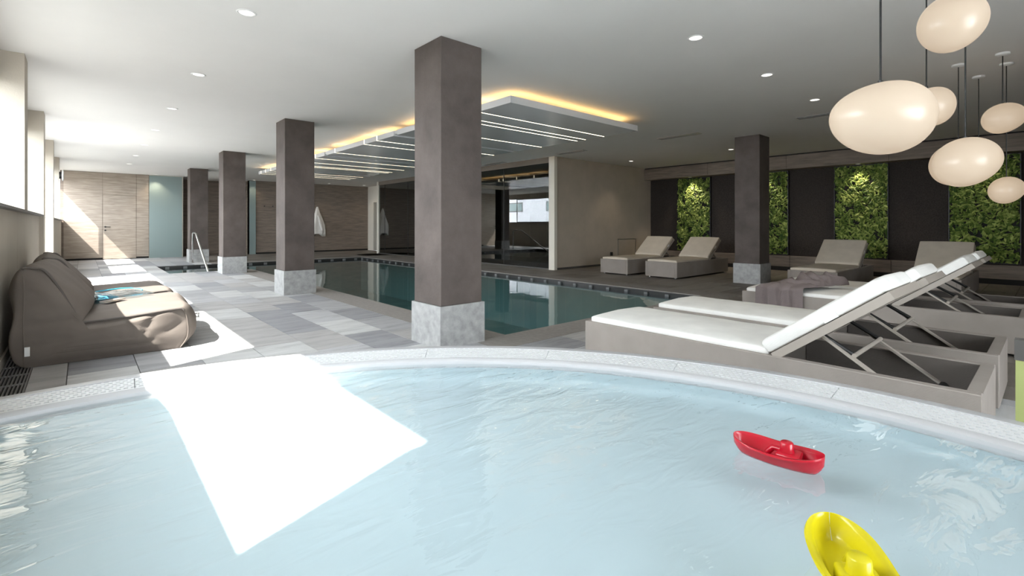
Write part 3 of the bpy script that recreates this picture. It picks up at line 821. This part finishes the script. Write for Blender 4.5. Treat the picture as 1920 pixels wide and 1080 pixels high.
for y, lab in ((2.30, 'half hidden by the largest pendant lamp'), (4.76, 'nearest fully seen one'), (7.47, 'before the partition corner'), (10.25, 'above the glass wall')):
    t = thing('air_vent', 'slim slotted ceiling air vent '+lab, 'air vent', (8.48, y, H), group='ceiling air vents')
    bm = nb(); 
    for d in ((-.08, .08, -.42, -.40), (-.08, .08, .40, .42), (-.08, -.07, -.4, .4), (.07, .08, -.4, .4)): box(bm, *d, -.008, 0)
    obj('vent_frame', bm, M['alu'], t); bxo('vent_slot', (-.07, .07, -.4, .4, -.003, 0), M['dark'], t)
    for x in (-.035, 0, .035): bxo('vent_blade', (x-.006, x+.006, -.4, .4, -.009, -.003), M['alu'], t)

# ================================================================= LEAF PANELS
def leaf_mesh(seed, n=2300, wd=1.0, ht=2.06):
    rnd = random.Random(seed); bm = nb(); tone = []
    lay_ = bm.verts.layers.float.new('tone')
    for i in range(n):
        y = (rnd.random()-.5)*(wd-.04); z = rnd.random()*(ht-.03)+.015; ln = .06+.07*rnd.random(); wl = ln*(.13+.07*rnd.random())
        a = rnd.choice((.7, 2.3, 1.6, 3.6, 4.8))+rnd.gauss(0, .7); tilt = .2+.6*rnd.random(); dep = rnd.random()*.045
        # clump structure
        cl = noise.noise(Vector((y*5, z*5, seed)))
        if cl < -.28 and rnd.random() < .75: continue
        dy, dz = math.cos(a), math.sin(a); py, pz = -dz, dy; tn = min(1, max(0, rnd.random()*.8+.35*cl+.1))
        pts = []
        for (s, w2, h) in ((0, .2, 0), (.35, 1, .55), (.7, .8, .9), (1, 0, .8)):
            x = -.01-dep-ln*tilt*h*.55
            cy, cz = y+dy*ln*(s-.5)+py*.25*ln*(s-.5)**2*4*.3, z+dz*ln*(s-.5)
            if w2: pts.append([(x, cy+py*wl*w2, cz+pz*wl*w2), (x-.008, cy, cz), (x, cy-py*wl*w2, cz-pz*wl*w2)])
            else: pts.append([(x, cy, cz)])
        V = [[bm.verts.new((p[0], min(wd/2, max(-wd/2, p[1])), min(ht, max(0, p[2])))) for p in r] for r in pts]
        for r in V:
            for v in r: v[lay_] = tn*(1 if len(r) > 1 else .8)
        for r0, r1 in zip(V, V[1:]):
            if len(r1) == 3:
                bm.faces.new((r0[0], r0[1], r1[1], r1[0])); bm.faces.new((r0[1], r0[2], r1[2], r1[1]))
            else:
                bm.faces.new((r0[0], r0[1], r1[0])); bm.faces.new((r0[1], r0[2], r1[0]))
    return bm
for k, (y, lab) in enumerate(((6.80, 'leftmost framed panel of green leaves, brightly lit at its top'), (4.84, 'framed panel of green leaves half hidden by the column'),
                              (2.88, 'framed panel of green leaves behind the warm-lit lounger, third from left'), (.92, 'rightmost framed panel of green leaves, behind the pendant lamps'))):
    t = thing('leaf_panel', lab, 'wall panel', (XR, y, .38), group='framed leaf panels on the dark wall')
    bxo('backing', (-.02, 0, -.5, .5, 0, 2.06), M['dark'], t)
    bm = nb()
    for d in ((-.5, -.485, 0, 2.06), (.485, .5, 0, 2.06), (-.5, .5, 0, .015), (-.5, .5, 2.045, 2.06)): box(bm, -.06, 0, *d)
    obj('panel_frame', bm, M['black'], t)
    tag(obj('leaves', leaf_mesh(11+k), M['leafgreen'], t), kind='stuff')

# ================================================================= PENDANT LAMPS
def pendant(px, py, zc, wpx, label, tilt=0, hr=.68, egg=.12, lean=0, wire=0):
    r = (px-960)/907; x = zc*(.6647+.7471*r); y = zc*(.7471-.6647*r); z = 1.109-(py-422)/907*zc; R = wpx/907*zc/2
    t = thing('pendant_lamp', label, 'pendant lamp', (x, y, H), group='glowing pebble-shaped pendant lamps')
    bm = nb(); bmesh.ops.create_uvsphere(bm, u_segments=48, v_segments=28, radius=1)
    kx = 1/math.sqrt(1+(r*.86)**2)
    for v in bm.verts:
        c = v.co.copy()
        zz = c.z*hr*(1-egg*c.x) + .05*c.x*c.x*0
        c = Vector((c.x*R*kx, c.y*R*.86*kx*(1-egg*.5*c.x), zz*R + (.04*R*math.sin(c.x*2.2))))
        c.rotate(Matrix.Rotation(-math.radians(tilt), 3, 'Y')); v.co = c
    o = obj('glass_shade', bm, M['lampglow'], t, True); o.location = (0, 0, z-H); o.rotation_euler = (0, 0, -math.radians(41.66))
    # short cap and cord
    top = z-H+hr*R*.9
    wx = wire/907*zc; w2 = Vector((wx*.7471, -wx*.6647, 0))
    bm = nb(); tube(bm, [(w2.x, w2.y, -.02), (w2.x, w2.y, top-.03)], .0045, 8); obj('cord', bm, M['black'], t)
    bm = nb(); tube(bm, [(w2.x, w2.y, top-.05), (w2.x, w2.y, top+.02)], .010, 10); obj('cord_grip', bm, M['black'], t)
    bm = nb(); lathe(bm, [(.0, -.028), (.012, -.028), (.05, -.022), (.055, -.018), (.055, 0)], 20, c=(w2.x, w2.y)); obj('ceiling_rose', bm, M['white'], t, True, .6)
    return t
pendant(1651, 221, 2.1, 205, 'largest looking glowing pebble pendant lamp, hanging lowest at left of the cluster', -8, .66, -.14)
pendant(1786, 42, 2.5, 142, 'glowing pendant lamp at the top, cut off by the picture edge', 16, .74, .05, wire=18)
pendant(1745, 200, 3.45, 94, 'glowing pendant lamp half hidden behind the largest one', -8, .78, -.1, wire=-8)
pendant(1814, 303, 3.13, 137, 'glowing pendant lamp low in front of the last leaf panel', 5, .66, .1, wire=-4)
pendant(1802, 308, 5.1, 124, 'glowing pendant lamp almost hidden behind the low one before the last leaf panel', -10, .66, .1, wire=-5)
pendant(1883, 221, 4.76, 90, 'glowing pendant lamp at the right edge, higher of the two there', 8, .61, .1, wire=-3)
pendant(1888, 356, 5.06, 74, 'glowing pendant lamp at the right edge, lower of the two there', 8, .66, .1, wire=-1)
pendant(1838, 302, 5.5, 66, 'small glowing pendant lamp whose cord only shows behind the low lamp', 5, .66, .1, wire=-3)

# ================================================================= TOY BOATS
def boat(name, mat, label, loc, rz, cabin=True):
    t = thing(name, label, 'toy boat', loc, rz)
    LN, BM = .27, .062
    def hw(s): # half width along hull, s in [-1,1]; stern round, bow pointed
        return BM*max(0, 1-abs(s)**(3.0 if s < 0 else 2.6))**.52
    bm = nb(); n = 30; secs = []
    for i in range(n+1):
        s = -math.cos(PI*i/n); x = s*LN/2; w_ = hw(s)+.0005; sheer = .048+.016*max(0, s)**2+.010*min(0, s)**2*1
        q = []
        P = [(0, .0), (.45, .002), (.70, .014), (.86, .034), (.98, sheer-.004), (1.10, sheer-.004), (1.13, sheer), (1.08, sheer+.004), (.90, sheer+.003), (.80, sheer-.006), (.62, .020), (.5, .011), (0, .010)]
        for (a, z) in P:
            q.append((x*(.84+.19*math.sin(min(1, z/.045)*PI/2)), a*w_, z+.006*max(0, -s)))
        secs.append([bm.verts.new(p) for p in q]+[bm.verts.new((p[0], -p[1], p[2])) for p in q[-2:0:-1]])
    m = len(secs[0])
    for a, b in zip(secs, secs[1:]):
        for k in range(m): bm.faces.new((a[k], a[(k+1) % m], b[(k+1) % m], b[k]))
    bmesh.ops.remove_doubles(bm, verts=bm.verts[:], dist=.0004)
    obj('hull', bm, mat, t, True, 1.0)
    if cabin:
        bm = nb(); box(bm, .0, .075, -.036, .036, .010, .052, bev=.010, seg=3); obj('cabin', bm, mat, t, True, 1.2)
        bm = nb(); tube(bm, [(.03, 0, .045), (.03, 0, .060), (.03, 0, .080), (.03, 0, .083)], [.026, .021, .020, .017], 20); obj('funnel', bm, mat, t, True, .9)
        bm = nb(); tube(bm, [(.012, 0, .052), (-.012, 0, .052), (-.03, 0, .030)], .010, 8); obj('cabin_step', bm, mat, t, True, .9)
    return t
def ondeck(px, py, h):
    z = 907*(1.109-h)/(py-422); r = (px-960)/907; return z*(.6647+.7471*r), z*(.7471-.6647*r)
wz = ZR-.022
a = ondeck(1388, 832, wz+.02); b = ondeck(1532, 872, wz+.02)
boat('toy_boat', M['red'], 'red plastic toy boat floating in the paddling pool', ((a[0]+b[0])/2, (a[1]+b[1])/2, wz-.008), math.atan2(b[1]-a[1], b[0]-a[0])).scale = (.86, .86, .86)
a = ondeck(1572, 985, wz+.04); 
boat('toy_boat', M['yellow'], 'yellow plastic toy boat floating at the bottom edge of the picture', (1.105, .258, wz-.006), math.radians(-149))

# ================================================================= SMALL THINGS
# bathrobe and hooks on the far wall
def robe():
    bm = nb(); n = 40; m = 30; rows = []
    for i in range(m+1):
        u = i/m; z = 1.86-1.12*u; row = []
        wd = .035+.20*min(1, u*1.5)+.03*u
        for k in range(n):
            a = 2*PI*k/n; f = 1+.20*math.sin(a*6+2*u)*min(1, u*2)+.08*noise.noise(Vector((a, u*4, 2)))
            row.append(bm.verts.new((math.cos(a)*wd*f+.03*u, -.06+math.sin(a)*.055*f*(.5+u), z-.10*(math.cos(a*2+1) > .2)*(u > .97))))
        rows.append(row)
    for a, b in zip(rows, rows[1:]):
        for k in range(n): bm.faces.new((a[k], a[(k+1) % n], b[(k+1) % n], b[k]))
    bm.faces.new(rows[0]); bm.faces.new(rows[-1][::-1])
    return bm
t = thing('bathrobe', 'white bathrobe hanging from a hook on the far oak wall', 'bathrobe', (7.24, YB-.05, 0))
obj('robe_body', robe(), M['robe'], t, True)
bm = nb(); tube(bm, [(.02, -.10, 1.5), (.10, -.13, 1.2), (.17, -.12, .95), (.19, -.10, .80)], [.035, .05, .055, .045], 12); obj('sleeve', bm, M['robe'], t, True)
for x, lab in ((7.24, 'holding the bathrobe'), (5.27, 'left of the two empty ones'), (5.57, 'right of the two empty ones')):
    bm = nb(); tube(bm, [(0, 0, 0), (0, -.04, 0), (0, -.05, .015)], .010, 8); tube(bm, [(0, 0, 0), (0, -.006, 0)], .022, 12)
    o = tag(obj('wall_hook', bm, M['black'], None, True, .6), 'small black wall hook on the far oak wall, '+lab, 'hook', 'hooks on the far wall'); o.location = (x, YB, 1.84)
# wall lamp at the far pier
t = thing('wall_lamp', 'small round black and white wall lamp on the far pier of the window wall', 'wall lamp', (XW, 16.62, 2.36))
bm = nb(); tube(bm, [(0, 0, 0), (.05, 0, 0)], .09, 20); obj('lamp_back', bm, M['black'], t)
bm = nb(); tube(bm, [(.05, 0, 0), (.075, 0, 0), (.085, 0, 0)], [.14, .14, .10], 24); obj('lamp_disc', bm, M['white'], t, True, .6)
# lime post at the right edge
t = thing('marker_post', 'lime green post with a dark grey cap at the right edge of the picture', 'post', (2.762, .080, 0))
bxo('post_body', (-.025, .025, -.025, .025, 0, .58), M['lime'], t); bxo('post_cap', (-.028, .028, -.028, .028, .58, .66), M['darkgrey'], t)

# ================================================================= OUTSIDE
tag(bxo('ground', (-40, -.8, -30, 60, -.4, -.15), M['ground']), 'pale paving outside the windows', kind='structure')
t = thing('white_building', 'white rendered house seen through the windows', 'building', (-11, 27, -.15))
bm = nb(); box(bm, -6, 0, -6, 9, 0, 5.0); obj('wall', bm, M['stucco'], t)
for y in (-1.5, 3.5): f = bxo('window', (-.02, .03, y, y+2.2, 2.4, 3.2), M['framegrey'], t); bxo('pane', (.03, .035, y+.08, y+2.12, 2.48, 3.12), M['frost'], f)
bxo('roof', (-6.4, .4, -6.4, 9.4, 5.0, 5.2), M['header'], t)

# daylight portals at the glazing
def portal(loc, rot, sx, sy):
    l = bpy.data.lights.new('daylight_portal', 'AREA'); l.shape = 'RECTANGLE'; l.size = sx; l.size_y = sy; l.cycles.is_portal = True
    o = bpy.data.objects.new('daylight_portal', l); C.objects.link(o); o.location = loc; o.rotation_euler = rot
for i, y in enumerate(PN[:-1]):
    y0, y1 = y+.63, (PN[i+1] if i < 5 else 19.9); z0 = 1.26 if i != 3 else .02
    portal((-.76, (y0+y1)/2, (z0+2.53)/2), (0, -PI/2, 0), 2.53-z0, y1-y0)
portal((1.9, -3.68, 1.5), (PI/2, 0, 0), 3.2, 2.0)
